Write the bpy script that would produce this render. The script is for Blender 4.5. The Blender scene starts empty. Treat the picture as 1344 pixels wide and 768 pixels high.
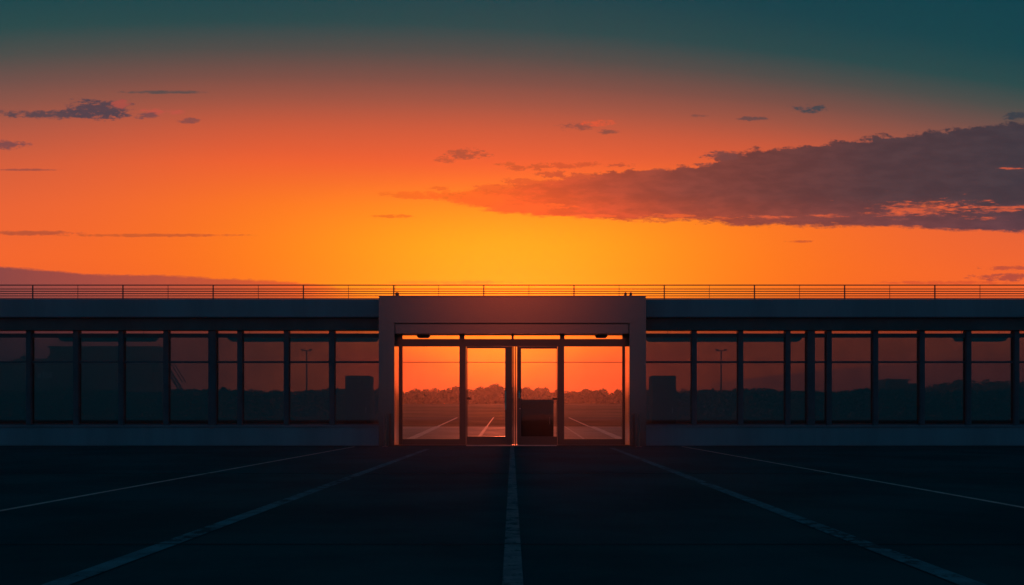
import bpy, bmesh, math, random
from mathutils import Vector, Matrix
random.seed(7)
S = bpy.context.scene
COL = S.collection
F = 1164.0          # focal length in photo pixels
CAMH = 0.6          # eye height
FY = 19.4           # camera to facade

def X(px, D): return (px - 672.0) / F * D
def Z(py, D): return CAMH + (549.0 - py) / F * D

# ------------------------------------------------------------------ nodes
class NT:
    def __init__(s, tree): s.t = tree; s.n = tree.nodes; s.l = tree.links
    def put(s, sock, v):
        if isinstance(v, E): s.l.new(v.o, sock)
        elif v is not None:
            sock.default_value = v
    def math(s, op, *a, clamp=False):
        n = s.n.new('ShaderNodeMath'); n.operation = op; n.use_clamp = clamp
        for i, v in enumerate(a): s.put(n.inputs[i], v)
        return E(s, n.outputs[0])
    def ss(s, v, a, b, lo=0.0, hi=1.0):
        n = s.n.new('ShaderNodeMapRange'); n.interpolation_type = 'SMOOTHSTEP'
        s.put(n.inputs[0], v); n.inputs[1].default_value = a; n.inputs[2].default_value = b
        n.inputs[3].default_value = lo; n.inputs[4].default_value = hi
        return E(s, n.outputs[0])
    def ramp(s, v, stops, lo, hi, color=True):
        """piecewise-linear lookup; stops = [(input, value or sRGB tuple)]"""
        n = s.n.new('ShaderNodeValToRGB'); r = n.color_ramp; r.interpolation = 'LINEAR'
        t = s.math('DIVIDE', s.math('SUBTRACT', v, lo), hi - lo)
        s.put(n.inputs[0], t)
        while len(r.elements) < len(stops): r.elements.new(0.5)
        for e, (p, c) in zip(r.elements, stops): e.position = 0.0
        for i, (p, c) in enumerate(stops):
            e = r.elements[i]; e.position = min(1, max(0, (p - lo) / (hi - lo)))
            e.color = (*lin(c), 1) if color else (c, c, c, 1)
        return E(s, n.outputs[0])
    def mix(s, f, a, b, mode='MIX'):
        n = s.n.new('ShaderNodeMix'); n.data_type = 'RGBA'; n.blend_type = mode; n.clamp_factor = True
        s.put(n.inputs[0], f)
        for i, v in ((6, a), (7, b)):
            if isinstance(v, tuple): v = (*v[:3], 1)
            s.put(n.inputs[i], v)
        return E(s, n.outputs[2])
    def vec(s, x, y, z=0.0):
        n = s.n.new('ShaderNodeCombineXYZ')
        for i, v in enumerate((x, y, z)): s.put(n.inputs[i], v)
        return E(s, n.outputs[0])
    def noise(s, v, scale, detail=4, rough=0.55, dist=0.0, dims='3D'):
        n = s.n.new('ShaderNodeTexNoise'); n.noise_dimensions = dims
        if v is not None: s.put(n.inputs['Vector'], v)
        n.inputs['Scale'].default_value = scale; n.inputs['Detail'].default_value = detail
        n.inputs['Roughness'].default_value = rough; n.inputs['Distortion'].default_value = dist
        return E(s, n.outputs[0])

class E:
    def __init__(s, nt, o): s.nt = nt; s.o = o
    def __add__(s, b): return s.nt.math('ADD', s, b)
    def __sub__(s, b): return s.nt.math('SUBTRACT', s, b)
    def __rsub__(s, b): return s.nt.math('SUBTRACT', b, s)
    def __mul__(s, b): return s.nt.math('MULTIPLY', s, b)
    def __truediv__(s, b): return s.nt.math('DIVIDE', s, b)
    __radd__ = __add__; __rmul__ = __mul__

def lin(c):
    return tuple((v / 255 / 12.92) if v <= 10 else ((v / 255 + 0.055) / 1.055) ** 2.4 for v in c)

# ------------------------------------------------------------------ world
def azel(px, py):
    dx = px - 672.0; dy = 549.0 - py
    return math.degrees(dx / F), math.degrees(dy / F)

def build_world():
    w = bpy.data.worlds.new("World"); S.world = w; w.use_nodes = True
    t = w.node_tree; t.nodes.clear(); nt = NT(t)
    tc = t.nodes.new('ShaderNodeTexCoord'); sp = t.nodes.new('ShaderNodeSeparateXYZ')
    t.links.new(tc.outputs['Generated'], sp.inputs[0])
    x, y, z = (E(nt, o) for o in sp.outputs)
    az = nt.math('DEGREES', nt.math('ARCTAN2', x, y))
    el = nt.math('DEGREES', nt.math('ARCSINE', nt.math('MINIMUM', nt.math('MAXIMUM', z, -1.0), 1.0)))
    aa = nt.math('MINIMUM', nt.math('ABSOLUTE', az), 60.0)
    azc = nt.math('MINIMUM', nt.math('MAXIMUM', az, -60.0), 60.0)
    mid = 20.2 - azc * 0.042 - aa * aa * 0.0042
    mid = nt.math('MAXIMUM', mid, 6.0)
    e = el / (mid + 0.5) * 20.2
    base = nt.ramp(e, [(-5, (120, 40, 40)), (0, (235, 82, 40)), (5, (250, 92, 32)), (10, (255, 104, 30)), (13, (252, 104, 38)),
                       (15.5, (238, 96, 50)), (17.5, (203, 90, 60)), (19, (158, 85, 68)), (20.2, (122, 80, 71)),
                       (21.6, (78, 77, 74)), (23.2, (28, 73, 76)), (25.5, (2, 66, 76)), (30, (0, 61, 75)),
                       (45, (0, 60, 74)), (90, (0, 60, 80))], -5, 90)
    # edges of the glow lose some brightness away from the sun
    edge = nt.ss(nt.math('ABSOLUTE', az), 14, 34)
    dull = nt.ramp(e, [(-5, (110, 40, 40)), (0, (205, 80, 55)), (6, (243, 98, 46)), (10, (248, 104, 48)), (13, (235, 100, 56)),
                       (15.5, (212, 95, 62)), (17.5, (178, 90, 70)), (19, (140, 86, 74)), (20.2, (112, 82, 76)),
                       (21.6, (75, 79, 76)), (23.2, (36, 75, 76)), (25.5, (8, 69, 77)), (30, (0, 63, 76)),
                       (45, (0, 60, 74)), (90, (0, 60, 80))], -5, 90)
    c = nt.mix(edge, base, dull)
    # yellow heart of the sunset
    sa = nt.math('MINIMUM', nt.math('MAXIMUM', 5.0 + (el - 4.0) * 2.4, 4.0), 14.0)
    g1 = nt.math('EXPONENT', (az + 0.6) * (az + 0.6) / (sa * sa) * -1.0)
    gv = nt.ss(el, 16.5, 10.5) * nt.ss(el, 0.8, 5.5)
    yel = g1 * gv
    c = nt.mix(yel, c, lin((255, 170, 18)))
    # rear sky: cold dusk blue
    rear = nt.ramp(el, [(-5, (0, 40, 52)), (0, (0, 66, 84)), (8, (0, 74, 92)), (30, (0, 74, 94)), (90, (0, 60, 80))], -5, 90)
    wf = nt.ss(nt.math('ABSOLUTE', az), 92, 45)
    c = nt.mix(wf, rear, c)

    # ---- clouds
    # the clouds drift in one deck far ahead: horizontal and vertical slope of the view direction towards it
    P = azel
    yy = nt.math('MAXIMUM', y, 0.05)
    az_true = az
    az = x / yy * 57.29578; el = z / yy * 57.29578
    pos = nt.vec(az, el * 2.0, 0.0)
    n4 = nt.noise(nt.vec(az * 0.8, el * 1.9, 3.0), 2.6, 7, 0.72)
    n5 = nt.noise(nt.vec(az * 0.7, el * 1.7, 13.0), 1.5, 6, 0.7)
    n1 = nt.noise(pos, 0.75, 6, 0.6)
    n2 = nt.noise(nt.vec(az * 0.6, el * 2.6, 5.0), 0.9, 5, 0.6)
    n3 = nt.noise(nt.vec(az * 0.5, el * 2.6, 9.0), 0.95, 6, 0.66)
    def edge_curve(pts):
        st = [P(*p) for p in pts]
        return nt.ramp(az, [(a, b / 40.0) for a, b in st], -34, 34, color=False) * 40.0
    up = edge_curve([(500, 254), (560, 252), (620, 246), (672, 241), (770, 227), (850, 219), (915, 216), (950, 203), (1000, 194),
                     (1080, 187), (1180, 175), (1280, 163), (1360, 155)])
    lo = edge_curve([(500, 256), (560, 259), (600, 270), (672, 283), (780, 290), (900, 294), (1008, 298), (1150, 300), (1250, 304), (1360, 309)])
    du = up - el + (n1 - 0.52) * 1.6 + (n4 - 0.5) * 0.75
    dl = el - lo + (n2 - 0.5) * 1.0 + (n4 - 0.5) * 0.5
    m = nt.ss(du, -0.02, 0.22) * nt.ss(dl, 0.0, 0.32) * nt.ss(az, P(505, 0)[0], P(600, 0)[0])
    m = m * nt.ss(az, 60, 45)
    # the western tip breaks up into shreds
    m = m * nt.ss(n5 + n4 * 0.4 + nt.ss(az, P(540, 0)[0], P(780, 0)[0]) * 0.5, 0.58, 0.84)
    # bright tears near the base on the right
    ta, te = P(1225, 276)
    tear = nt.math('EXPONENT', (((az - ta) / 4.6) * ((az - ta) / 4.6) + ((el - te) / 0.75) * ((el - te) / 0.75)) * -1.0)
    ta2, te2 = P(900, 286)
    tear2 = nt.math('EXPONENT', (((az - ta2) / 9.0) * ((az - ta2) / 9.0) + ((el - te2) / 0.35) * ((el - te2) / 0.35)) * -1.0)
    tf = nt.ss(n3 + tear * 0.18 + tear2 * 0.12, 0.68, 0.84)
    m = m * (1.0 - tf * 0.85)
    ccol = nt.ramp(az, [(P(540, 0)[0], (245, 110, 32)), (P(640, 0)[0], (236, 98, 40)), (P(720, 0)[0], (205, 84, 48)), (P(800, 0)[0], (168, 76, 56)),
                        (P(900, 0)[0], (128, 69, 62)), (P(1008, 0)[0], (104, 63, 62)), (P(1150, 0)[0], (78, 61, 67)), (P(1344, 0)[0], (62, 60, 70))], -34, 34)
    ccol2 = nt.ramp(az, [(P(540, 0)[0], (248, 115, 32)), (P(700, 0)[0], (236, 96, 40)), (P(800, 0)[0], (205, 84, 50)), (P(900, 0)[0], (165, 76, 58)),
                         (P(1008, 0)[0], (140, 72, 64)), (P(1150, 0)[0], (116, 68, 70)), (P(1344, 0)[0], (92, 66, 76))], -34, 34)
    lowf = nt.ss(el - lo + (n1 - 0.5) * 1.2, 2.4, 0.2)
    cc = nt.mix(lowf, ccol, ccol2)
    # billows: slightly lighter and darker folds
    fold = nt.ss(nt.noise(nt.vec(az * 0.45, el * 1.5, 21.0), 1.1, 6, 0.62), 0.35, 0.68)
    cc = nt.mix(1.0 - fold, cc, lin((40, 46, 60)), 'MIX') if 0 else nt.mix(0.5, cc, nt.mix(fold, (0.66, 0.64, 0.66), (1.18, 1.03, 0.95)), 'MULTIPLY')
    c = nt.mix(m, c, cc)
    # long low bank on the left
    bu = edge_curve([(-10, 348), (60, 353), (110, 358), (210, 360), (300, 365), (360, 367), (425, 372), (520, 392), (620, 430)])
    bcol = nt.ramp(az, [(P(0, 0)[0], (140, 72, 70)), (P(120, 0)[0], (165, 76, 66)), (P(300, 0)[0], (200, 84, 52)), (P(420, 0)[0], (235, 100, 38))], -34, 34)
    bd = nt.ramp(az, [(P(0, 0)[0], (74, 55, 66)), (P(180, 0)[0], (100, 58, 62)), (P(420, 0)[0], (235, 95, 38))], -34, 34)
    bcol = nt.mix(nt.ss(el, 7.2, 2.5), bcol, bd)
    bm_ = nt.ss(bu - el + (n2 - 0.5) * 0.35 + (n4 - 0.5) * 0.25, 0.0, 0.2) * nt.ss(az, P(500, 0)[0], P(380, 0)[0]) * nt.ss(az, -60, -45)
    c = nt.mix(bm_, c, bcol)
    # low band right
    ru = edge_curve([(880, 512), (940, 500), (1000, 493), (1060, 486), (1120, 481), (1180, 477), (1260, 469), (1330, 474), (1400, 470)])
    c = nt.mix(nt.ss(ru - el + (n2 - 0.5) * 0.25, 0.0, 0.2) * 0.75 * nt.ss(az, 60, 40) * nt.ss(az, P(880, 0)[0], P(1000, 0)[0]), c, lin((150, 66, 58)))
    rcol = nt.ramp(el, [(0, (105, 58, 66)), (3.6, (200, 80, 56)), (6, (240, 98, 42))], 0, 10)
    c = nt.mix(nt.ss(az, 13, 30) * nt.ss(el, 5.5, 2.5) * nt.ss(az, 60, 45), c, rcol)
    # small clouds: px, py, half width, half height, colour, raggedness
    small = [(85, 150, 82, 6, (84, 68, 76), .9), (128, 143, 40, 12, (76, 65, 76), 1.0), (158, 137, 10, 5, (172, 80, 70), 1.2), (205, 147, 30, 4, (190, 84, 70), 1.2),
             (190, 151, 16, 4, (120, 74, 76), 1.0), (248, 158, 14, 4, (135, 76, 72), 1.0), (4, 190, 32, 6, (125, 74, 76), .9),
             (30, 223, 45, 1.6, (165, 80, 66), .5), (215, 121, 55, 2.4, (84, 76, 76), .5), (40, 306, 62, 3, (188, 84, 54), .6),
             (205, 309, 110, 2.2, (205, 92, 46), .6), (757, 166, 26, 4.5, (138, 76, 66), 1.1), (786, 162, 20, 4.5, (218, 86, 56), 1.1),
             (797, 173, 15, 3, (130, 76, 66), 1.0), (612, 202, 25, 6.5, (170, 80, 56), 1.1), (582, 210, 13, 4, (190, 84, 52), 1.1),
             (704, 219, 36, 4.5, (200, 84, 46), 1.3), (664, 216, 12, 3, (205, 88, 46), 1.1), (1060, 143, 26, 4.5, (54, 68, 76), 1.1),
             (985, 156, 18, 3, (98, 72, 72), 1.1), (917, 152, 11, 2, (120, 76, 70), 1.0), (952, 204, 26, 5.5, (112, 68, 66), 1.0),
             (512, 284, 28, 2.6, (228, 112, 30), .7), (540, 256, 40, 4.5, (238, 108, 34), 1.1), (1050, 317, 20, 1.8, (205, 88, 46), .7),
             (1325, 352, 32, 3, (196, 80, 56), .9), (1325, 364, 44, 4.5, (180, 76, 60), .9), (1335, 153, 16, 5, (50, 62, 72), 1.0),
             (590, 371, 75, 2.6, (232, 142, 36), .6), (1240, 371, 80, 2.4, (225, 88, 46), .7), (770, 216, 20, 3, (205, 84, 48), 1.2)]
    small += [(545, 253, 26, 3, (240, 108, 34), 1.4), (575, 248, 18, 3, (232, 102, 36), 1.4), (600, 257, 34, 5, (240, 104, 34), 1.3), (640, 262, 40, 6, (236, 100, 36), 1.2),
              (648, 246, 24, 4, (228, 98, 40), 1.4), (690, 238, 26, 4, (215, 90, 44), 1.4), (722, 229, 22, 4, (200, 84, 48), 1.4), (756, 231, 22, 4, (196, 82, 50), 1.4),
              (690, 272, 50, 5, (232, 96, 40), 1.2), (735, 218, 20, 3, (206, 84, 48), 1.4), (810, 217, 18, 2.5, (190, 80, 52), 1.4), (925, 216, 16, 2.5, (130, 70, 62), 1.2)]
    lit = [(1150, 281, 34, 3.2), (1215, 272, 60, 8), (1240, 266, 44, 5), (1310, 275, 44, 5), (1292, 287, 26, 2.5), (1090, 283, 30, 2.6),
           (1003, 285, 34, 2.4), (945, 286, 34, 2.4), (872, 283, 40, 2.4), (780, 283, 26, 2), (1322, 221, 14, 1.6)]
    small += [(a_, b_, c_, d_, (232, 98, 58) if a_ > 1000 else (230, 96, 46), 2.3) for a_, b_, c_, d_ in lit]
    for (px, py, hw, hh, colr, rg) in small:
        a0, e0 = P(px, py)
        ra = math.degrees(hw / F); re = math.degrees(hh / F)
        u = (az - a0) / ra; v = (el - e0) / re
        d = u * u + v * v
        msk = nt.ss(1.35 - d - (n3 - 0.5) * 13.0 - (n4 - 0.5) * 2.5, 0.0, 2.2) * 0.9 if rg > 2 else nt.ss(1.5 - d - ((n4 - 0.5) * 0.7 + (n5 - 0.5) * 0.9) * (7.0 * rg), 0.0, 1.5)
        c = nt.mix(msk * (0.95 if rg < 2 else 0.85), c, lin(colr))
    az, el = az_true, nt.math('DEGREES', nt.math('ARCSINE', nt.math('MINIMUM', nt.math('MAXIMUM', z, -1.0), 1.0)))
    # warm sky patch added behind the viewer so the portico cladding reflects a glow
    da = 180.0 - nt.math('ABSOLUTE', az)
    added_glow = nt.math('EXPONENT', ((da / 4.4) * (da / 4.4) + ((el - 9.8) / 3.8) * ((el - 9.8) / 3.8)) * -1.0)
    c = nt.mix(added_glow, c, (ADDED_GLOW * 1.0, ADDED_GLOW * 0.13, ADDED_GLOW * 0.05))
    # the hidden sun: the red end of the glow is far brighter than the film can hold
    sepc = t.nodes.new('ShaderNodeSeparateColor'); nt.put(sepc.inputs[0], c)
    hot = nt.math('EXPONENT', (((az + 0.3) / 8.0) * ((az + 0.3) / 8.0) + ((el - 6.5) / 4.5) * ((el - 6.5) / 4.5)) * -1.0)
    comb = t.nodes.new('ShaderNodeCombineColor')
    nt.put(comb.inputs[0], E(nt, sepc.outputs[0]) * (1.0 + hot * HOT))
    nt.put(comb.inputs[1], E(nt, sepc.outputs[1])); nt.put(comb.inputs[2], E(nt, sepc.outputs[2]))
    bg = t.nodes.new('ShaderNodeBackground'); out = t.nodes.new('ShaderNodeOutputWorld')
    t.links.new(comb.outputs[0], bg.inputs[0]); bg.inputs[1].default_value = SKY
    t.links.new(bg.outputs[0], out.inputs[0])
    w.cycles.sampling_method = 'MANUAL'; w.cycles.sample_map_resolution = 1024

HOT = 1.6
SKY = 1.0
DENS = 0.0007
ADDED_GLOW = 2.7  # strength of the added warm patch in the rear sky

# ------------------------------------------------------------------ materials
def mat(name, col, rough=0.6, metal=0.0, spec=0.4, var=0.0, vscale=3.0, bump=0.0, bscale=40.0, col2=None, streak=False):
    m = bpy.data.materials.new(name); m.use_nodes = True
    nt = NT(m.node_tree); b = m.node_tree.nodes['Principled BSDF']
    b.inputs['Roughness'].default_value = rough; b.inputs['Metallic'].default_value = metal
    b.inputs['Specular IOR Level'].default_value = spec
    b.inputs['Base Color'].default_value = (*col, 1)
    tc = m.node_tree.nodes.new('ShaderNodeTexCoord'); co = E(nt, tc.outputs['Object'])
    if var or col2:
        v = co
        if streak:
            mp = m.node_tree.nodes.new('ShaderNodeMapping'); nt.put(mp.inputs[0], co); mp.inputs['Scale'].default_value = (1.0, 1.0, 0.12); v = E(nt, mp.outputs[0])
        n = nt.noise(v, vscale, 6, 0.65)
        c2 = col2 or tuple(x * (1 - var) for x in col)
        c1 = col if col2 else tuple(min(1, x * (1 + var)) for x in col)
        nt.put(b.inputs['Base Color'], nt.mix(nt.ss(n, 0.35, 0.65), (*c1, 1), (*c2, 1)))
        nt.put(b.inputs['Roughness'], nt.ss(n, 0.3, 0.7, rough * 0.85, min(1, rough * 1.15)))
    if bump:
        n = nt.noise(co, bscale, 5, 0.7)
        bp = m.node_tree.nodes.new('ShaderNodeBump'); bp.inputs['Strength'].default_value = bump; bp.inputs['Distance'].default_value = 0.01
        nt.put(bp.inputs['Height'], n); m.node_tree.links.new(bp.outputs[0], b.inputs['Normal'])
    return m

def chip(m, base):
    # worn through to the asphalt in flakes and scuffs
    t = m.node_tree; nt = NT(t); b = t.nodes['Principled BSDF']; tc = t.nodes.new('ShaderNodeTexCoord'); co = E(nt, tc.outputs['Object'])
    cur = E(nt, b.inputs['Base Color'].links[0].from_socket)
    f = nt.ss(nt.noise(co, 9.0, 7, 0.75) + nt.noise(co, 0.8, 3, 0.5) * 0.35, 0.70, 0.76)
    nt.put(b.inputs['Base Color'], nt.mix(f, cur, (*base, 1)))

def glass(name, tint, refl, grime=0.0):
    m = bpy.data.materials.new(name); m.use_nodes = True
    t = m.node_tree; t.nodes.clear(); nt = NT(t)
    tr = t.nodes.new('ShaderNodeBsdfTransparent'); tr.inputs[0].default_value = (*tint, 1)
    if grime:
        tc = t.nodes.new('ShaderNodeTexCoord')
        n = nt.noise(E(nt, tc.outputs['Object']), 1.3, 5, 0.6)
        nt.put(tr.inputs[0], nt.mix(nt.ss(n, 0.35, 0.7), (*tint, 1), (*[v * (1 - grime) for v in tint], 1)))
    gl = t.nodes.new('ShaderNodeBsdfGlossy'); gl.inputs['Roughness'].default_value = 0.02; gl.inputs[0].default_value = (0.85, 0.95, 1, 1)
    lw = t.nodes.new('ShaderNodeFresnel'); lw.inputs[0].default_value = 1.5
    f = nt.math('MINIMUM', E(nt, lw.outputs[0]) + refl, 1.0)
    mx = t.nodes.new('ShaderNodeMixShader'); nt.put(mx.inputs[0], f)
    t.links.new(tr.outputs[0], mx.inputs[1]); t.links.new(gl.outputs[0], mx.inputs[2])
    o = t.nodes.new('ShaderNodeOutputMaterial'); t.links.new(mx.outputs[0], o.inputs[0])
    return m

M = {}
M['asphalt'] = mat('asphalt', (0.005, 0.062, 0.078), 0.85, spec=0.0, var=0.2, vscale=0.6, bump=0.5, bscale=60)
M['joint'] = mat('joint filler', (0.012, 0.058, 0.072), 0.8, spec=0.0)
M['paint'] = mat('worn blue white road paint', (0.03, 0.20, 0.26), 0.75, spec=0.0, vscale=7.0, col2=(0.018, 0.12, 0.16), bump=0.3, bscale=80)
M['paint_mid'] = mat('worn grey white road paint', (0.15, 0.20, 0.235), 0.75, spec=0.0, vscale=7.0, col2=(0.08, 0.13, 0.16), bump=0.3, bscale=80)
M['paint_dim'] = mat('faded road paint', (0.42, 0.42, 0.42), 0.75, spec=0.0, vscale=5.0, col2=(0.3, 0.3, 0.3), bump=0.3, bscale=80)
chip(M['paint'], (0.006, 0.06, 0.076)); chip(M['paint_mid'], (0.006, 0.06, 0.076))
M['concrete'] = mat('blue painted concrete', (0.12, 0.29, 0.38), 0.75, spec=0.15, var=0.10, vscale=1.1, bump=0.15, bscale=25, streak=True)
M['band'] = mat('shade darkened cladding', (0.05, 0.13, 0.16), 0.6, spec=0.15, var=0.1, vscale=1.5)  # shade of the recessed lower fascia is put into this darker colour
M['portico'] = mat('portico satin metal cladding', (0.195, 0.185, 0.20), 0.16, metal=0.9, spec=0.4)
M['frame'] = mat('anodised dark metal', (0.135, 0.115, 0.115), 0.3, metal=0.85, spec=0.4)
M['mullion'] = mat('blue grey painted metal', (0.05, 0.11, 0.15), 0.5, spec=0.2, var=0.1, vscale=3)
M['steel'] = mat('brushed steel', (0.75, 0.72, 0.70), 0.3, metal=1.0, var=0.08, vscale=6)
M['jamb'] = mat('pale satin metal', (0.85, 0.80, 0.76), 0.33, metal=1.0, var=0.06, vscale=3)
M['cabinet'] = mat('powder coated cabinet', (0.04, 0.05, 0.055), 0.6, spec=0.2, var=0.1, vscale=3)
M['panel'] = mat('cabinet front panel', (0.045, 0.045, 0.05), 0.6, spec=0.15)
M['rail'] = mat('galvanised rail', (0.16, 0.15, 0.15), 0.5, metal=0.4)
M['floor'] = mat('terrazzo floor', (0.16, 0.16, 0.16), 0.7, spec=0.2, var=0.12, vscale=6)
M['roof'] = mat('roof felt', (0.08, 0.08, 0.085), 0.85, spec=0.2, var=0.2, vscale=2)
M['pave'] = mat('pale concrete paving', (0.36, 0.30, 0.27), 0.7, spec=0.1, var=0.14, vscale=0.35, bump=0.25, bscale=18)
M['road'] = mat('cross road asphalt', (0.05, 0.05, 0.05), 0.85, spec=0.08, var=0.2, vscale=0.3, bump=0.3, bscale=20)
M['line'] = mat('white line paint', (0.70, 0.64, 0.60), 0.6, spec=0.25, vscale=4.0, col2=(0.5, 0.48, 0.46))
M['grass'] = mat('dry field', (0.10, 0.085, 0.05), 0.85, spec=0.1, vscale=0.12, col2=(0.045, 0.05, 0.025), bump=0.6, bscale=6)
M['leaf'] = mat('foliage', (0.045, 0.06, 0.025), 0.7, spec=0.2, vscale=0.8, col2=(0.02, 0.03, 0.012))
M['bark'] = mat('bark', (0.07, 0.055, 0.04), 0.9, spec=0.1, var=0.3, vscale=8)
M['wall'] = mat('far building wall', (0.20, 0.20, 0.20), 0.8, spec=0.2, var=0.15, vscale=0.4)
M['wall_dark'] = mat('far building dark cladding', (0.09, 0.09, 0.10), 0.7, spec=0.2, var=0.15, vscale=0.4)
M['hill'] = mat('hill scrub', (0.05, 0.055, 0.035), 0.9, spec=0.1, vscale=0.05, col2=(0.03, 0.035, 0.02))
M['tint'] = glass('tinted window glass', (0.335, 0.355, 0.39), 0.07, 0.12)
M['strip'] = glass('clerestory glass', (0.58, 0.58, 0.6), 0.05)
M['frost'] = bpy.data.materials.new('frosted glass'); M['frost'].use_nodes = True
_t = M['frost'].node_tree; _t.nodes.clear()
_a = _t.nodes.new('ShaderNodeBsdfTranslucent'); _a.inputs[0].default_value = (0.95, 0.93, 0.9, 1)
_b = _t.nodes.new('ShaderNodeBsdfRefraction'); _b.inputs['IOR'].default_value = 1.1; _b.inputs['Roughness'].default_value = 0.3
_x = _t.nodes.new('ShaderNodeMixShader'); _x.inputs[0].default_value = 0.85
_o = _t.nodes.new('ShaderNodeOutputMaterial')
_t.links.new(_a.outputs[0], _x.inputs[1]); _t.links.new(_b.outputs[0], _x.inputs[2]); _t.links.new(_x.outputs[0], _o.inputs[0])
M['clear'] = glass('clear door glass', (0.95, 0.93, 0.90), 0.0, 0.03)

# ------------------------------------------------------------------ mesh helpers
class MB:
    def __init__(s): s.b = bmesh.new()
    def box(s, x0, x1, y0, y1, z0, z1):
        if x0 > x1: x0, x1 = x1, x0
        r = bmesh.ops.create_cube(s.b, size=1.0)
        for v in r['verts']:
            v.co = Vector(((x0 + x1) / 2 + v.co.x * (x1 - x0), (y0 + y1) / 2 + v.co.y * (y1 - y0), (z0 + z1) / 2 + v.co.z * (z1 - z0)))
        return s
    def tube(s, a, b, r, r2=None, seg=10):
        a = Vector(a); b = Vector(b); d = b - a
        q = bmesh.ops.create_cone(s.b, cap_ends=True, cap_tris=False, segments=seg, radius1=r, radius2=r if r2 is None else r2, depth=d.length)
        rot = d.to_track_quat('Z', 'Y').to_matrix().to_4x4()
        bmesh.ops.transform(s.b, matrix=Matrix.Translation((a + b) / 2) @ rot, verts=q['verts'])
        return s
    def prism(s, pts, y0, y1):
        """polygon in XZ extruded along Y"""
        f = [s.b.verts.new((x, y0, z)) for x, z in pts]; g = [s.b.verts.new((x, y1, z)) for x, z in pts]
        n = len(pts)
        s.b.faces.new(f); s.b.faces.new(g[::-1])
        for i in range(n): s.b.faces.new((f[(i + 1) % n], f[i], g[i], g[(i + 1) % n]))
        return s
    def build(s, name, m, parent=None, bevel=0.0):
        bmesh.ops.recalc_face_normals(s.b, faces=s.b.faces)
        if bevel:
            bmesh.ops.bevel(s.b, geom=list(s.b.edges), offset=bevel, segments=2, affect='EDGES', clamp_overlap=True)
        me = bpy.data.meshes.new(name); s.b.to_mesh(me); s.b.free()
        me.materials.append(M[m]); o = bpy.data.objects.new(name, me); COL.objects.link(o)
        if parent is not None:
            o.parent = parent
            if parent.type == 'EMPTY': o.location = -parent.location
        return o

def tag(o, label=None, cat=None, group=None, kind=None):
    if label: o['label'] = label
    if cat: o['category'] = cat
    if group: o['group'] = group
    if kind: o['kind'] = kind
    return o
def empty(name, loc, label, cat, group=None):
    o = bpy.data.objects.new(name, None); COL.objects.link(o); o.location = loc; o.empty_display_size = 0.2
    return tag(o, label, cat, group)
def sub(o):  # part whose geometry is in world coordinates under a mesh part
    return o

# ------------------------------------------------------------------ ground
SL = 0.029; Y0 = 3.6; YC = 76.0
def gz(y):
    if y < Y0: return 0.0
    if y < YC: return SL * (y - Y0)
    t = min(1, (y - YC) / 12.0)
    return SL * (YC - Y0) + SL * 12 * (t - t * t / 2) 

def sheet(name, m, x0, x1, ys, dz, nx=1, parent=None, kind='structure', xf=None):
    bm = bmesh.new(); rows = []
    for y in ys:
        rows.append([bm.verts.new(((x0 + (x1 - x0) * i / nx), y, gz(y) + dz)) for i in range(nx + 1)])
    for a, b in zip(rows, rows[1:]):
        for i in range(nx): bm.faces.new((a[i], a[i + 1], b[i + 1], b[i]))
    me = bpy.data.meshes.new(name); bm.to_mesh(me); bm.free(); me.materials.append(M[m])
    o = bpy.data.objects.new(name, me); COL.objects.link(o)
    if parent: o.parent = parent
    elif kind: o['kind'] = kind
    return o
EXT = 250
ys_all = [-EXT, -60, -20, 0, Y0] + [Y0 + (YC - Y0) * i / 12 for i in range(1, 13)] + [YC + 12 * i / 6 for i in range(1, 7)] + [120, 180, EXT]
ground = sheet('ground', 'asphalt', -EXT, EXT, ys_all, 0.0, nx=8)
def yD(D): return D - FY
R1 = 32.9; R2 = 44.9
pav = sheet('pavement', 'pave', -6, 6, [Y0 + .001, yD(28), yD(R1)], 0.004, nx=2)
rd = sheet('road', 'road', -140, 140, [yD(R1), yD(39), yD(R2)], 0.004, nx=2)
fl = sheet('field', 'grass', -EXT, EXT, [yD(R2)] + [yD(R2) + (EXT - yD(R2)) * i / 60 for i in range(1, 61)], 0.012, nx=2)

def line_strip(name, m, pts, parent, dz):
    """pts = [(xl, xr, y)] along the ground"""
    bm = bmesh.new(); rows = []
    for a, b, y in pts: rows.append((bm.verts.new((a, y, gz(y) + dz)), bm.verts.new((b, y, gz(y) + dz))))
    for (a, b), (c, d) in zip(rows, rows[1:]): bm.faces.new((a, b, d, c))
    me = bpy.data.meshes.new(name); bm.to_mesh(me); bm.free(); me.materials.append(M[m])
    o = bpy.data.objects.new(name, me); COL.objects.link(o); o.parent = parent
    return o
# front painted lines
def front_line(xc, w, D0, m, D1=-30, lean=0.0):
    ys = [yD(D1)] + [yD(D1) + (yD(D0) - yD(D1)) * i / 20 for i in range(1, 21)]
    return line_strip('painted_line', m, [(xc + lean * (y + FY) - w / 2, xc + lean * (y + FY) + w / 2, y) for y in ys], ground, 0.004)
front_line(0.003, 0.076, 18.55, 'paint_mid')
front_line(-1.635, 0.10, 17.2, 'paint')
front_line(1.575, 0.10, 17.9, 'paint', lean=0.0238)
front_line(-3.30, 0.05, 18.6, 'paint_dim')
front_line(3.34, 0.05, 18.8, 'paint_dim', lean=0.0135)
# expansion joints across the asphalt
for D, w in ((4.2, 0.012), (9.6, 0.014)):
    bm = MB(); bm.box(-30, 30, yD(D) - w / 2, yD(D) + w / 2, -0.01, 0.0065); bm.build('expansion_joint', 'joint', ground)
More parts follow.
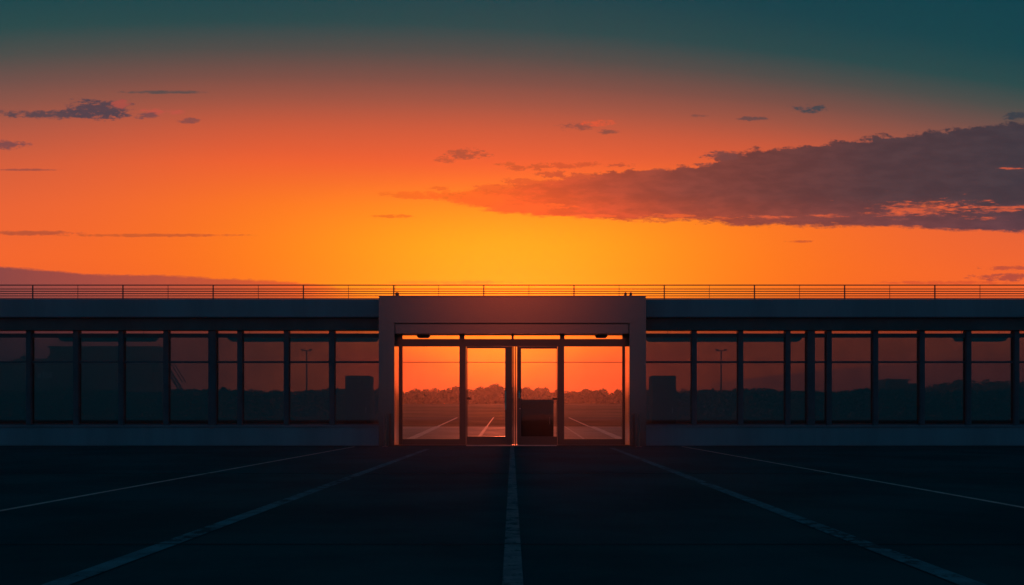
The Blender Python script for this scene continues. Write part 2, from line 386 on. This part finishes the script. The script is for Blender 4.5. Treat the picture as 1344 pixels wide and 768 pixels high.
# painted lines on the paving behind the building
def rear_line(xa, wa, D0, xb, wb, D1, m='line'):
    pts = []
    for i in range(13):
        t = i / 12; D = D0 + (D1 - D0) * t; x = xa + (xb - xa) * t; w = wa + (wb - wa) * t
        pts.append((x - w / 2, x + w / 2, yD(D)))
    return line_strip('painted_line', m, pts, pav, 0.009)
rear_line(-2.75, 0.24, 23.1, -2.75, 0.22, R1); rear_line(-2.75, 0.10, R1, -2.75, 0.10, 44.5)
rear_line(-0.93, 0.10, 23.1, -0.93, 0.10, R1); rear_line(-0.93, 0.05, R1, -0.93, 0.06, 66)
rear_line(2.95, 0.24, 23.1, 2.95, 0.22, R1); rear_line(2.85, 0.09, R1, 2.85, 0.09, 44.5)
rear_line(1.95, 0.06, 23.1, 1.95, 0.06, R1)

# ------------------------------------------------------------------ terminal building
HX = 13.3
B = empty('terminal_building', (0, 0, 0), 'long low flat-roofed terminal with tinted windows and a projecting central glass entrance', 'building')
PX = 2.845                     # half width of the portico
zr = Z(394, FY); zf = Z(418, FY); zb = Z(434, FY)   # roof edge, fascia break, fascia bottom
ztop_win = zb; zsill = Z(558.5, FY)
D_B = 3.0
for s in (-1, 1):
    a, b = (s * PX, s * HX)
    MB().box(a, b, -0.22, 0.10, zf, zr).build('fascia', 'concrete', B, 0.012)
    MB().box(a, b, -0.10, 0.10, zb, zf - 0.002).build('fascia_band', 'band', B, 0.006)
    MB().box(a, b, -0.06, 0.16, 0.0, zsill - 0.03).build('plinth_wall', 'concrete', B, 0.012)
    MB().box(a, b, -0.085, 0.18, zsill - 0.028, zsill).build('sill', 'concrete', B, 0.006)
    MB().box(s * HX, s * (HX + 0.2), -0.2, D_B, 0.0, zr).build('end_wall', 'concrete', B, 0.01)
MB().box(-HX, HX, 0.12, D_B, 2.93, zr - 0.03).build('roof', 'roof', B)
MB().box(-HX, HX, 0.20, D_B + .3, -0.04, 0.012).build('floor', 'floor', B)

mull = {-1: [-332, -270, -207, -145, -84, -24, 36, 98, 157, 216, 313, 374, 434], 1: [911, 972, 1034, 1088, 1149, 1210, 1271, 1334, 1395, 1456, 1517]}
colm = {-1: [279], 1: [1064]}
mull[-1] = [p for p in mull[-1] if p > -130]; mull[1] = [p for p in mull[1] if p < 1480]
for s in (-1, 1):
    edges = []
    for p in mull[s]:
        x = X(p + (2 if s < 0 else 0), FY); w = 0.055
        MB().box(x - w, x + w, -0.03, 0.14, zsill, zb).build('mullion', 'mullion', B, 0.006)
        edges.append((x - w, x + w))
    for p in colm[s]:
        x = X(p, FY); w = 0.082
        MB().box(x - w, x + w, -0.05, 0.16, zsill, zb).build('column', 'mullion', B, 0.008)
        edges.append((x - w, x + w))
    edges.append((s * PX, s * PX)); edges.append((s * HX, s * HX))
    edges.sort()
    for (l, r), (l2, r2) in zip(edges, edges[1:]):
        if l2 - r < 0.05: continue
        g = MB()
        zt = Z(437.6, FY); zt2 = Z(442.8, FY)
        g.box(r, l2, 0.02, 0.10, zt2, zt)                         # head rail
        f = g.build('window', 'mullion', B)
        MB().box(r, l2, 0.03, 0.07, Z(476.5, FY), Z(473.9, FY)).build('glazing_bar', 'mullion', f)
        MB().box(r, l2, 0.02, 0.10, zsill + 0.002, zsill + 0.035).build('bottom_rail', 'mullion', f)
        MB().box(r, l2, 0.045, 0.057, zsill + 0.037, Z(476.6, FY)).build('pane', 'tint', f)
        MB().box(r, l2, 0.045, 0.057, Z(473.8, FY), zt2 - 0.002).build('pane', 'tint', f)
        q = MB(); q.box(r, l2, 0.045, 0.057, zt + 0.002, zb - 0.002); q.build('clerestory_pane', 'strip', f)
for px in (98, 279, 434, 911, 1064, 1271):
    x = X(px, 22.3); MB().box(x - .05, x + .05, D_B - .1, D_B - 0.02, 0.012, 2.93).build('rear_post', 'mullion', B, 0.006)
MB().box(-2.9, 2.9, D_B - 0.08, D_B - 0.065, Z(476, 22.35), Z(475.2, 22.35)).build('rear_rail', 'mullion', B)

# portico
DP = 18.9; YP = DP - FY
zp = Z(388, DP) - 0.03; zpc = Z(424, DP); zpb = Z(438, 19.05)
MB().box(X(497, DP), X(848, DP), YP, 0.10, zpc, zp).build('portico', 'portico', B, 0.012)
MB().box(X(513, DP), X(831, DP), YP + 0.12, 0.10, zpb, zpc - 0.002).build('portico_soffit', 'portico', B, 0.006)
MB().box(X(497, DP), X(848, DP), YP - .004, 0.104, zp, zp + 0.03).build('coping', 'portico', B, 0.004)
def plan_prism(pts, z0, z1):
    m = MB(); lo_ = [m.b.verts.new((x, y, z0)) for x, y in pts]; hi_ = [m.b.verts.new((x, y, z1)) for x, y in pts]; n = len(pts)
    m.b.faces.new(lo_[::-1]); m.b.faces.new(hi_)
    for i in range(n): m.b.faces.new((lo_[i], lo_[(i + 1) % n], hi_[(i + 1) % n], hi_[i]))
    return m
for o_, i_, ib in ((497, 517.6, 519.3), (848, 826.2, 824.7)):
    plan_prism([(X(o_, DP), YP), (X(i_, DP), YP), (X(ib, FY + .12), .12), (X(o_, DP), .12)], 0.0, zpc - 0.002).build('pillar', 'portico', B, 0.008)
for l, r, lab in ((519.0, 523.2, None), (820.6, 825.0, None)):
    MB().box(X(l, FY), X(r, FY), 0.02, 0.03, 0.02, Z(455, FY)).build('jamb_glow_pane', 'frost', B)  # frosted pane added so backlight gives the bright strip of the jamb

# entrance glazing, facade plane
def bx(l, r, t, b, D, y0, y1, mb):
    mb.box(X(l, D), X(r, D), y0, y1, Z(b, D), Z(t, D)); return mb
fr = MB()
x_l = X(517.5, FY); x_r = X(826.5, FY)
zh1 = Z(445, FY); zh0 = Z(454.5, FY); zt1 = Z(439, FY)
fr.box(x_l, x_r, 0.0, 0.10, zh0, zh1)                      # head rail
fr.box(x_l, x_r, 0.0, 0.10, zt1, zpb + 0.03)               # top rail
for l, r, t in ((523.4, 528, 0), (603, 611.5, 0), (732, 740.5, 0), (817, 820.4, 0)):
    xa, xb = X(l, FY), X(r, FY)
    fr.box(xa, xb, -0.008, 0.108, 0.02, zh0 - 0.001)
for l, r in ((519.5, 528), (603, 609.5), (671.3, 674.3), (735, 741), (817, 824.5)):
    xa, xb = X(l, FY), X(r, FY)
    if l < 520: xa = x_l
    if r > 820: xb = x_r
    fr.box(xa, xb, 0.003, 0.097, zh1 + 0.001, zt1 - 0.001)
DF = fr.build('door_frame', 'frame', B)
for l, r in ((528, 603), (609.5, 671.3), (674.3, 735), (741, 817)):
    MB().box(X(l, FY) + .001, X(r, FY) - .001, 0.045, 0.055, zh1 + 0.002, zt1 - 0.002).build('transom_pane', 'clear', DF)
for l, r in ((528, 603), (740.5, 817)):
    o = MB().box(X(l, FY) + .001, X(r, FY) - .001, 0.01, 0.09, 0.0185, Z(576.3, FY)).build('side_light', 'frame', B, 0.004)
    MB().box(X(l, FY) + .001, X(r, FY) - .001, 0.045, 0.055, Z(576.3, FY) + .001, zh0 - 0.002).build('pane', 'clear', o)
def door(l, r, gl, gr, gt, gb, hinge_left):
    d = MB(); y0, y1 = 0.012, 0.075; zb_, zt_ = 0.0185, zh0 - 0.004
    d.box(X(l, FY), X(gl, FY), y0, y1, zb_, zt_); d.box(X(gr, FY), X(r, FY), y0, y1, zb_, zt_)
    d.box(X(gl, FY), X(gr, FY), y0 + .001, y1 - .001, Z(gt, FY), zt_ - .001); d.box(X(gl, FY), X(gr, FY), y0 + .001, y1 - .001, zb_ + .001, Z(gb, FY))
    o = d.build('door', 'frame', B)
    MB().box(X(gl, FY) + .001, X(gr, FY) - .001, 0.038, 0.050, Z(gb, FY) + .001, Z(gt, FY) - .001).build('pane', 'clear', o)
    return o
dl = door(612, 672.3, 613.5, 663, 457, 573, True)
dr = door(678.6, 731.5, 684, 730.8, 457.5, 573, False)
# meeting stile: dark bars with slim frosted seals between the leaves
MB().box(X(672.5, FY), X(674.4, FY), 0.014, 0.073, 0.0185, zh0 - .005).build('meeting_bar', 'frame', dl)
MB().box(X(675.5, FY), X(677.1, FY), 0.014, 0.073, 0.0185, zh0 - .005).build('meeting_bar', 'frame', dr)
MB().box(X(674.5, FY), X(675.4, FY), 0.03, 0.04, 0.0185, zh0 - .005).build('edge_seal', 'frost', dl)
MB().box(X(677.2, FY), X(678.5, FY), 0.03, 0.04, 0.0185, zh0 - .005).build('edge_seal', 'frost', dr)
# pull handles (D shaped) and closers
def pull(px, zt, zb_, o):
    x = X(px, FY); h = MB()
    h.tube((x, -0.055, zb_), (x, -0.055, zt), 0.017); h.tube((x, 0.02, zb_ + .03), (x, -0.055, zb_ + .03), 0.010); h.tube((x, 0.02, zt - .03), (x, -0.055, zt - .03), 0.010)
    return h.build('handle', 'steel', o)
pull(663.5, Z(513, FY), Z(538, FY), dl)
h = pull(681.5, Z(513, FY), Z(523, FY), dr)
for l, r, o in ((612.5, 618, dl), (726, 731.5, dr)):
    MB().box(X(l, FY), X(r, FY), -0.03, 0.011, Z(524.5, FY), Z(522, FY)).build('latch', 'panel', o)
x = X(682.5, FY); MB().tube((x, 0.011, Z(536.5, FY)), (x, -0.012, Z(536.5, FY)), 0.013, seg=12).build('lock', 'steel', dr)
MB().box(X(519.5, DP), X(824.5, DP), -0.14, 0.16, 0.0, 0.018).build('threshold', 'frame', B, 0.004)
MB().box(X(612, 19.2), X(731, 19.2), -0.20, -0.142, 0.0, 0.014).build('threshold_strip', 'jamb', B, 0.003)

# ------------------------------------------------------------------ roof railing
RR = empty('roof_railing', (0, 0.02, zr), 'thin horizontal wire railing running along the terminal roof edge against the sunset', 'railing')
yr = 0.02; zt = Z(374.3, FY + yr)
MB().tube((-HX, yr, zt), (HX, yr, zt), 0.012).build('handrail', 'rail', RR)
for py in (379.4, 382.4, 385.5, 388.5, 391.5):
    z = Z(py, FY + yr)
    MB().tube((-HX, yr, z), (HX, yr, z), 0.0095, seg=6).build('wire', 'rail', RR)
k = -12
while True:
    px = 43 + 59.2 * k; x = X(px, FY + yr); k += 1
    if x < -HX: continue
    if x > HX: break
    r = 0.012 if k % 2 else 0.005
    p = MB(); p.box(x - r, x + r, yr - r * .7, yr + r * .7, zr - 0.0, zt - 0.014)
    if r > .011: p.box(x - .04, x + .04, yr - .04, yr + .04, zr - .001, zr + .012)
    p.build('post', 'rail', RR)

# fixtures standing on the portico roof
for i, (l, r, ant, lab) in enumerate(((513, 524, 518, 'small roof floodlight with thin aerial, left end of the portico roof'), (819, 830, None, 'squat twin-lobed roof floodlight, right end of the portico roof'))):
    xm = X((l + r) / 2, 19.1); w = X(r, 19.1) - X(l, 19.1)
    e = empty('roof_floodlight', (xm, -0.3, zp + 0.03), lab, 'floodlight')
    MB().box(xm - w / 2, xm + w / 2, -0.36, -0.24, zp + .03, zp + .052).build('base', 'frame', e, 0.004)
    if ant:
        MB().box(xm + .01, xm + w / 2 - .005, -0.34, -0.25, zp + .053, zp + .125).build('lamp_head', 'frame', e, 0.01)
        MB().tube((xm - .005, -0.3, zp + .05), (xm - .005, -0.3, zp + .27), 0.005, seg=6).build('aerial', 'frame', e)
    else:
        for dx in (-.06, .055):
            MB().box(xm + dx - .027, xm + dx + .027, -0.34, -0.25, zp + .053, zp + .125).build('lamp_head', 'frame', e, 0.012)

# air curtain units fixed behind the head rail
def unit(l, r, t, b, sl, D, y0, y1, lab, name='air_curtain', cat='air curtain'):
    x0, x1 = X(l, D), X(r, D); z1, z0 = Z(t, D), Z(b, D); c = sl / F * D
    e = empty(name, ((x0 + x1) / 2, (y0 + y1) / 2, z0), lab, cat)
    MB().prism([(x0, z1), (x0 + c, z0 + .012), (x0 + c + .02, z0), (x1 - c - .02, z0), (x1 - c, z0 + .012), (x1, z1)], y0, y1).build('casing', 'cabinet', e)
    g = MB()
    n = max(3, int((x1 - x0) / .25)); 
    g.box(x0 + c + .04, x1 - c - .04, y0 + .05, y1 - .05, z0 - .006, z0 - .001); g.build('outlet_grille', 'panel', e)
    b2 = MB()
    for xx in (x0 + .15 * (x1 - x0), x1 - .15 * (x1 - x0)):
        b2.tube((xx, (y0 + y1) / 2, z1), (xx, (y0 + y1) / 2, 2.93), 0.006, seg=6)
    b2.build('hanger', 'rail', e)
unit(76, 208, 441, 448.0, 6, 19.7, 0.2, 0.42, 'long dark overhead unit with sloped ends hanging in front of the big block building')
unit(297, 500, 441, 448.2, 6, 19.7, 0.2, 0.42, 'long dark overhead unit in the windows just left of the entrance')
unit(845, 1054, 441, 448.2, 6, 19.7, 0.2, 0.42, 'long dark overhead unit in the windows just right of the entrance')
unit(1252, 1322, 441, 448.0, 5, 19.7, 0.2, 0.42, 'short dark overhead unit with sloped ends near the far right windows')
unit(545.5, 566, 437.5, 443.6, 3, 19.6, 0.13, 0.27, 'small dark door sensor above the left side light of the entrance', 'door_sensor', 'sensor')
unit(779.5, 799, 437.5, 443.6, 3, 19.6, 0.13, 0.27, 'small dark door sensor above the right side light of the entrance', 'door_sensor', 'sensor')

# cabinets standing inside
def cabinet(l, r, t, D, lab, name, cat, depth=0.55):
    x0, x1 = X(l, D), X(r, D); z1 = Z(t, D); y0 = D - FY
    e = empty(name, ((x0 + x1) / 2, y0 + depth / 2, 0.012), lab, cat)
    MB().box(x0, x1, y0, y0 + depth, 0.06, z1).build('body', 'cabinet', e, 0.012)
    MB().box(x0 + .03, x1 - .03, y0 + .03, y0 + depth - .03, 0.013, 0.059).build('base', 'panel', e)
    MB().box(x0 + .04, x1 - .04, y0 - .012, y0 - .001, 0.14, z1 - .05).build('front_panel', 'panel', e, 0.004)
    MB().tube((x1 - .09, y0 - .03, .45 * z1), (x1 - .09, y0 - .03, .45 * z1 + .16), 0.008, seg=8).build('handle', 'steel', e)
cabinet(453, 485.5, 493, 20.6, 'tall dark cabinet behind the window just left of the entrance', 'cabinet', 'cabinet')
cabinet(856.5, 887.5, 493, 20.6, 'tall dark cabinet behind the window just right of the entrance', 'cabinet', 'cabinet')
e = cabinet(681, 726.5, 524.5, 20.3, 'low dark counter standing behind the right entrance door', 'counter', 'counter')

# bollards beside the pillars
for px, lab in ((505.5, 'slim metal bollard in front of the left entrance pillar'), (838.5, 'slim metal bollard in front of the right entrance pillar, catching light')):
    x = X(px, 18.5); y = 18.5 - FY
    e = empty('bollard', (x, y, 0), lab, 'bollard', 'bollards at the entrance pillars')
    MB().tube((x, y, 0.012), (x, y, 0.69), 0.022, seg=16).build('post', 'rail', e)
    MB().tube((x, y, 0.0), (x, y, 0.014), 0.055, seg=16).build('base_plate', 'rail', e)
    MB().tube((x, y, 0.69), (x, y, 0.70), 0.023, 0.014, seg=16).build('cap', 'rail', e)

# ------------------------------------------------------------------ beyond the building
def lamp(px, D, top, lab):
    x = X(px, D); y = D - FY; z0 = gz(y); z1 = Z(top, D)
    e = empty('lamp_post', (x, y, z0), lab, 'lamp post')
    MB().tube((x, y, z0), (x, y, z1), 0.09, 0.055).build('pole', 'wall_dark', e)
    MB().box(x - .42, x + .42, y - .05, y + .05, z1 - .0, z1 + .07).build('crossarm', 'wall_dark', e)
    for s in (-1, 1):
        MB().box(x + s * .28, x + s * .55, y - .16, y + .10, z1 + .07, z1 + .19).build('lamp_head', 'wall_dark', e, 0.02)
    MB().box(x - .2, x + .2, y - .2, y + .2, z0 - .05, z0 + .15).build('base', 'wall', e)
lamp(402.5, 85, 461, 'tall twin-headed lamp post seen through the windows left of the entrance')
lamp(946.5, 85, 461, 'tall twin-headed lamp post seen through the windows right of the entrance')

def far_building():
    D = 120; y = D - FY; z0 = gz(y) - .3
    e = empty('block_building', (X(138, D), y, z0), 'large dark flat-topped block building with a lower annex, behind the left windows', 'building')
    bx_ = lambda l, r, t, b, y0, y1: MB().box(X(l, D), X(r, D), y + y0, y + y1, z0 if b is None else Z(b, D), Z(t, D))
    bx_(65, 200, 455.5, None, 0, 4).build('wall', 'wall_dark', e, 0.05)
    bx_(63.5, 208, 454.5, 456.5, -.3, 4.3).build('parapet', 'wall', e, 0.03)
    bx_(200.2, 209, 456.7, 489, 0.2, 3.8).build('overhang', 'wall_dark', e, 0.04)
    bx_(204, 206, 489.2, 496, 1.2, 1.6).build('bracket', 'wall_dark', e)
    bx_(12, 64.7, 470, None, 1.0, 6).build('annex', 'wall', e, 0.05)
    bx_(-60, 11.7, 475, None, 1.0, 6).build('annex', 'wall', e, 0.05)
    for l, r in ((16, 22), (24, 28), (52, 56), (57, 61)):
        bx_(l, r, 465 + (l % 3), 470, 2, 2.6).build('roof_vent', 'wall_dark', e)
    for px in (19, 54, 59, 200):
        x = X(px, D); t = 462 if px < 100 else 450
        MB().tube((x, y + 2.3, Z(470 if px < 100 else 456, D)), (x, y + 2.3, Z(t, D)), 0.06, seg=6).build('aerial', 'wall_dark', e)
    for i, l in enumerate((44, 51, 54, 60, 64)):
        bx_(l, l + 4.5, 489 - (i % 2), 496, 0.93 if l < 64 else -.07, 1.02 if l < 64 else .02).build('window', 'line', e)
    for i in range(5):
        bx_(75 + 24 * i, 91 + 24 * i, 468, 476, -.06, .03).build('window', 'panel', e)
far_building()

def stairs():
    D = 112; y = D - FY
    x0, z0, x1, z1 = X(238, D), Z(513, D), X(221, D), Z(486, D)
    e = empty('boarding_stairs', (x0, y, gz(y)), 'leaning metal stairway silhouette at the side of the big block building', 'stairs')
    for dy in (-.6, .6):
        MB().tube((x0, y + dy, z0), (x1, y + dy, z1), 0.12, seg=6).build('stringer', 'wall_dark', e)
        MB().tube((x0 + .35, y + dy, z0 + 1.1), (x1 + .35, y + dy, z1 + 1.1), 0.06, seg=6).build('handrail', 'wall_dark', e)
    for i in range(9):
        t = (i + .5) / 9; x = x0 + (x1 - x0) * t; z = z0 + (z1 - z0) * t
        MB().box(x - .2, x + .2, y - .6, y + .6, z - .03, z + .03).build('step', 'wall_dark', e)
    MB().box(x1 - 1.2, x1, y - .65, y + .65, z1 - .08, z1).build('platform', 'wall_dark', e)
    for dx in (-1.1, -.1):
        MB().tube((x1 + dx, y, gz(y)), (x1 + dx, y, z1 - .08), 0.09, seg=6).build('leg', 'wall_dark', e)
stairs()

def right_building():
    D = 120; y = D - FY; z0 = gz(y) - .3
    e = empty('flat_roof_house', (X(1180, D), y, z0), 'small flat-roofed building with a stepped roofline, behind the right windows', 'building')
    b = lambda l, r, t, bb, y0, y1: MB().box(X(l, D), X(r, D), y + y0, y + y1, z0 if bb is None else Z(bb, D), Z(t, D))
    b(1162, 1192, 499, None, 0, 3.5).build('wall', 'wall_dark', e, 0.04)
    b(1161, 1193.5, 497.8, 499.5, -.25, 3.7).build('roof', 'wall', e, 0.03)
    b(1192.3, 1207, 503, None, .6, 3).build('annex', 'wall_dark', e, 0.04)
    b(1171, 1174, 495.8, 497.8, 1.5, 2).build('chimney', 'wall_dark', e)
    for l in (1166, 1175, 1184): b(l, l + 5, 505, 511, -.05, .03).build('window', 'panel', e)
right_building()

# hedges behind the windows
def hedge(x0, x1, D, lab):
    bm = bmesh.new(); y0 = D - FY
    for _ in range(9000):
        x = random.uniform(x0, x1); y = y0 + random.uniform(0, 1.6)
        top = Z(513 + 2.0 * math.sin(x * .9) + 1.2 * math.sin(x * 2.3 + 1), D)
        z = gz(y) + (top - gz(y)) * random.random() ** .75
        s = random.uniform(.07, .17)
        u = Vector((random.gauss(0, 1), random.gauss(0, 1), random.gauss(0, 1))).normalized(); w = u.orthogonal().normalized(); q = u.cross(w)
        p = Vector((x, y, z))
        bm.faces.new([bm.verts.new(p + w * s * a + q * s * b) for a, b in ((-1, -.3), (0, -.8), (1, .1), (.2, .9))])
    e = empty('hedge', ((x0 + x1) / 2, y0, gz(y0)), lab, 'hedge')
    me = bpy.data.meshes.new('foliage'); bm.to_mesh(me); bm.free(); me.materials.append(M['leaf'])
    o = bpy.data.objects.new('foliage', me); COL.objects.link(o); o.parent = e; o.location = -e.location
    m = MB()
    for i in range(24):
        x = x0 + (x1 - x0) * (i + .5) / 24
        m.tube((x, y0 + .8, gz(y0) - .1), (x + .1, y0 + .8, gz(y0) + .9), .05, .03, 6)
    m.build('stems', 'bark', e)['kind'] = 'stuff'
hedge(-31, -6.6, 45, 'long dark hedge behind the windows left of the entrance')
hedge(6.6, 31, 45, 'long dark hedge behind the windows right of the entrance')
# trees
def leaf_mesh(name, blobs, n, size):
    bm = bmesh.new()
    tot = sum(r ** 2 for *_, r in blobs)
    for (cx, cy, cz, r) in blobs:
        for _ in range(int(n * r * r / tot)):
            while True:
                v = Vector((random.uniform(-1, 1), random.uniform(-1, 1), random.uniform(-1, 1)))
                if 0.25 < v.length < 1: break
            p = Vector((cx, cy, cz)) + v * r * (0.78 + 0.3 * random.random())
            s = size * random.uniform(.6, 1.4)
            u = Vector((random.gauss(0, 1), random.gauss(0, 1), random.gauss(0, 1))).normalized()
            w = u.orthogonal().normalized()
            q = u.cross(w)
            bm.faces.new([bm.verts.new(p + w * s * a + q * s * b) for a, b in ((-1, -.3), (0, -.8), (1, .1), (.2, .9))])
    me = bpy.data.meshes.new(name); bm.to_mesh(me); bm.free(); me.materials.append(M['leaf']); return me
def trunk_mesh(h, limbs):
    m = MB(); m.tube((0, 0, -.2), (0.05, 0, h * .55), .16, .09, 8)
    for a, l, zt in limbs: m.tube((0.04, 0, h * .4), (math.cos(a) * l, math.sin(a) * l, zt), .07, .02, 6)
    bm = m.b; me = bpy.data.meshes.new('trunk'); bm.to_mesh(me); bm.free(); me.materials.append(M['bark']); return me
protos = []
for k in range(5):
    blobs = []
    nb = random.randint(7, 10)
    for i in range(nb):
        a = random.uniform(0, 6.28); rr = random.uniform(.2, 1.5)
        blobs.append((math.cos(a) * rr * 1.1, math.sin(a) * rr, random.uniform(2.0, 4.0) - rr * .4, random.uniform(.7, 1.15)))
    blobs.append((random.uniform(-.5, .5), 0, 4.1 + random.uniform(-.2, .3), .85))
    protos.append((leaf_mesh('crown', blobs, 1500, .17), trunk_mesh(4.5, [(random.uniform(0, 6.28), random.uniform(.7, 1.3), random.uniform(2.6, 3.6)) for _ in range(5)])))
def tree(px, D, top, k, lab, group, wide=1.0):
    x = X(px, D); y = D - FY; z0 = gz(y); h = Z(top, D) - z0
    cm, tm = protos[k]; hm = max(v.co.z for v in cm.vertices)
    e = empty('tree', (x, y, z0), lab, 'tree', group)
    s = h / hm; e.scale = (s * wide, s * wide, s); e.rotation_euler.z = random.uniform(0, 6.28)
    for n, me in (('crown', cm), ('trunk', tm)):
        o = bpy.data.objects.new(n, me); COL.objects.link(o); o.parent = e
def top_at(px, pts):
    for (a, ya), (b, yb) in zip(pts, pts[1:]):
        if a <= px <= b: return ya + (yb - ya) * (px - a) / (b - a)
    return pts[-1][1]
sky_line = [(-60, 512), (215, 510), (300, 511), (330, 508), (350, 509), (420, 512), (450, 508), (500, 509), (528, 509), (545, 509), (575, 507), (595, 505), (612, 507), (625, 506),
            (640, 507), (650, 503), (660, 504), (684, 507), (705, 505), (740, 510), (760, 509), (775, 510), (800, 508), (830, 509), (870, 511), (915, 507), (930, 510), (985, 509), (1060, 511), (1110, 509), (1150, 511), (1215, 511),
            (1222, 504), (1250, 500), (1262, 495), (1285, 500), (1300, 496), (1344, 499), (1420, 503)]
px = -50
while px < 1410:
    c = px + random.uniform(-4, 4)
    D = random.uniform(165, 190)
    if c < 500: lab = 'dark bushy tree in the low treeline seen through the left windows'; g = 'trees seen through the left windows'
    elif c < 850: lab = 'hazy bushy tree in the low treeline seen through the entrance doors'; g = 'trees seen through the entrance'
    elif c < 1216: lab = 'dark bushy tree in the low treeline seen through the right windows'; g = 'trees seen through the right windows'
    else: lab = 'taller dark tree in the raised clump at the far right windows'; g = 'trees in the right clump'
    if not (60 < c < 205):
        tree(c, D, top_at(c, sky_line) + random.uniform(0.3, 3.2), random.randrange(5), lab, g, wide=random.uniform(1.1, 1.6))
    px += 13 if c < 1216 else 10
tree(650, 175, 503, 1, 'tallest hazy tree in the treeline seen through the left entrance door', None, 1.2)
# undergrowth filling the treeline
bm_blobs = []
bmx = bmesh.new()
for _ in range(26000):
    x = random.uniform(-125, 125); y = random.uniform(148, 176)
    px = 672 + x / (y + FY) * F
    zt = Z(top_at(min(max(px, -55), 1415), sky_line) + 4.5, y + FY)
    z = gz(y) + (zt - gz(y)) * random.random() ** .8 * (0.85 + .15 * math.sin(x * .7) * math.sin(x * .23 + 1))
    s = random.uniform(.25, .6)
    u = Vector((random.gauss(0, 1), random.gauss(0, 1), random.gauss(0, 1))).normalized(); w = u.orthogonal().normalized(); q = u.cross(w)
    p = Vector((x, y, z))
    bmx.faces.new([bmx.verts.new(p + w * s * a + q * s * b) for a, b in ((-1, -.3), (0, -.8), (1, .1), (.2, .9))])
me = bpy.data.meshes.new('undergrowth'); bmx.to_mesh(me); bmx.free(); me.materials.append(M['leaf'])
o = bpy.data.objects.new('undergrowth', me); COL.objects.link(o); o['kind'] = 'stuff'
tag(o, 'dense undergrowth filling the far treeline', 'undergrowth')

# ------------------------------------------------------------------ haze
hz = MB().box(-EXT - 2, EXT + 2, -EXT - 2, EXT + 2, -1.0, 19.5)
M['haze'] = bpy.data.materials.new('haze'); mh = M['haze']; mh.use_nodes = True; mh.node_tree.nodes.clear()
vol = mh.node_tree.nodes.new('ShaderNodeVolumePrincipled'); vol.inputs['Density'].default_value = DENS
vol.inputs['Color'].default_value = (0.96, 0.86, 0.78, 1); vol.inputs['Anisotropy'].default_value = 0.86
oo = mh.node_tree.nodes.new('ShaderNodeOutputMaterial'); mh.node_tree.links.new(vol.outputs[0], oo.inputs['Volume'])
hz = hz.build('haze', 'haze'); hz['kind'] = 'stuff'

# ------------------------------------------------------------------ light, camera
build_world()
sun = bpy.data.lights.new('sun', 'SUN'); sun.energy = 0.75; sun.angle = math.radians(1.5); sun.color = (1, .13, .05)
so = bpy.data.objects.new('sun', sun); COL.objects.link(so)
el_s = math.radians(6.8)
d = Vector((0, -math.cos(el_s), -math.sin(el_s)))
so.rotation_euler = d.to_track_quat('-Z', 'Y').to_euler()
so.location = (0, 30, 12)

cam = bpy.data.cameras.new('camera'); co = bpy.data.objects.new('camera', cam); COL.objects.link(co)
cam.sensor_fit = 'HORIZONTAL'; cam.sensor_width = 36; cam.lens = 36 * F / 1344
cam.shift_y = (549 - 384) / 1344
co.location = (0, -FY, CAMH); co.rotation_euler = (math.radians(90), 0, 0)
cam.clip_start = 0.05; cam.clip_end = 5000
S.camera = co
S.view_settings.view_transform = 'Standard'; S.view_settings.look = 'None'
S.view_settings.exposure = 0; S.view_settings.gamma = 1
S.render.engine = 'CYCLES'
cy = S.cycles
cy.use_denoising = True
cy.max_bounces = 6; cy.diffuse_bounces = 3; cy.glossy_bounces = 3; cy.transparent_max_bounces = 24; cy.volume_bounces = 1
cy.sample_clamp_indirect = 4.0
cy.use_adaptive_sampling = False
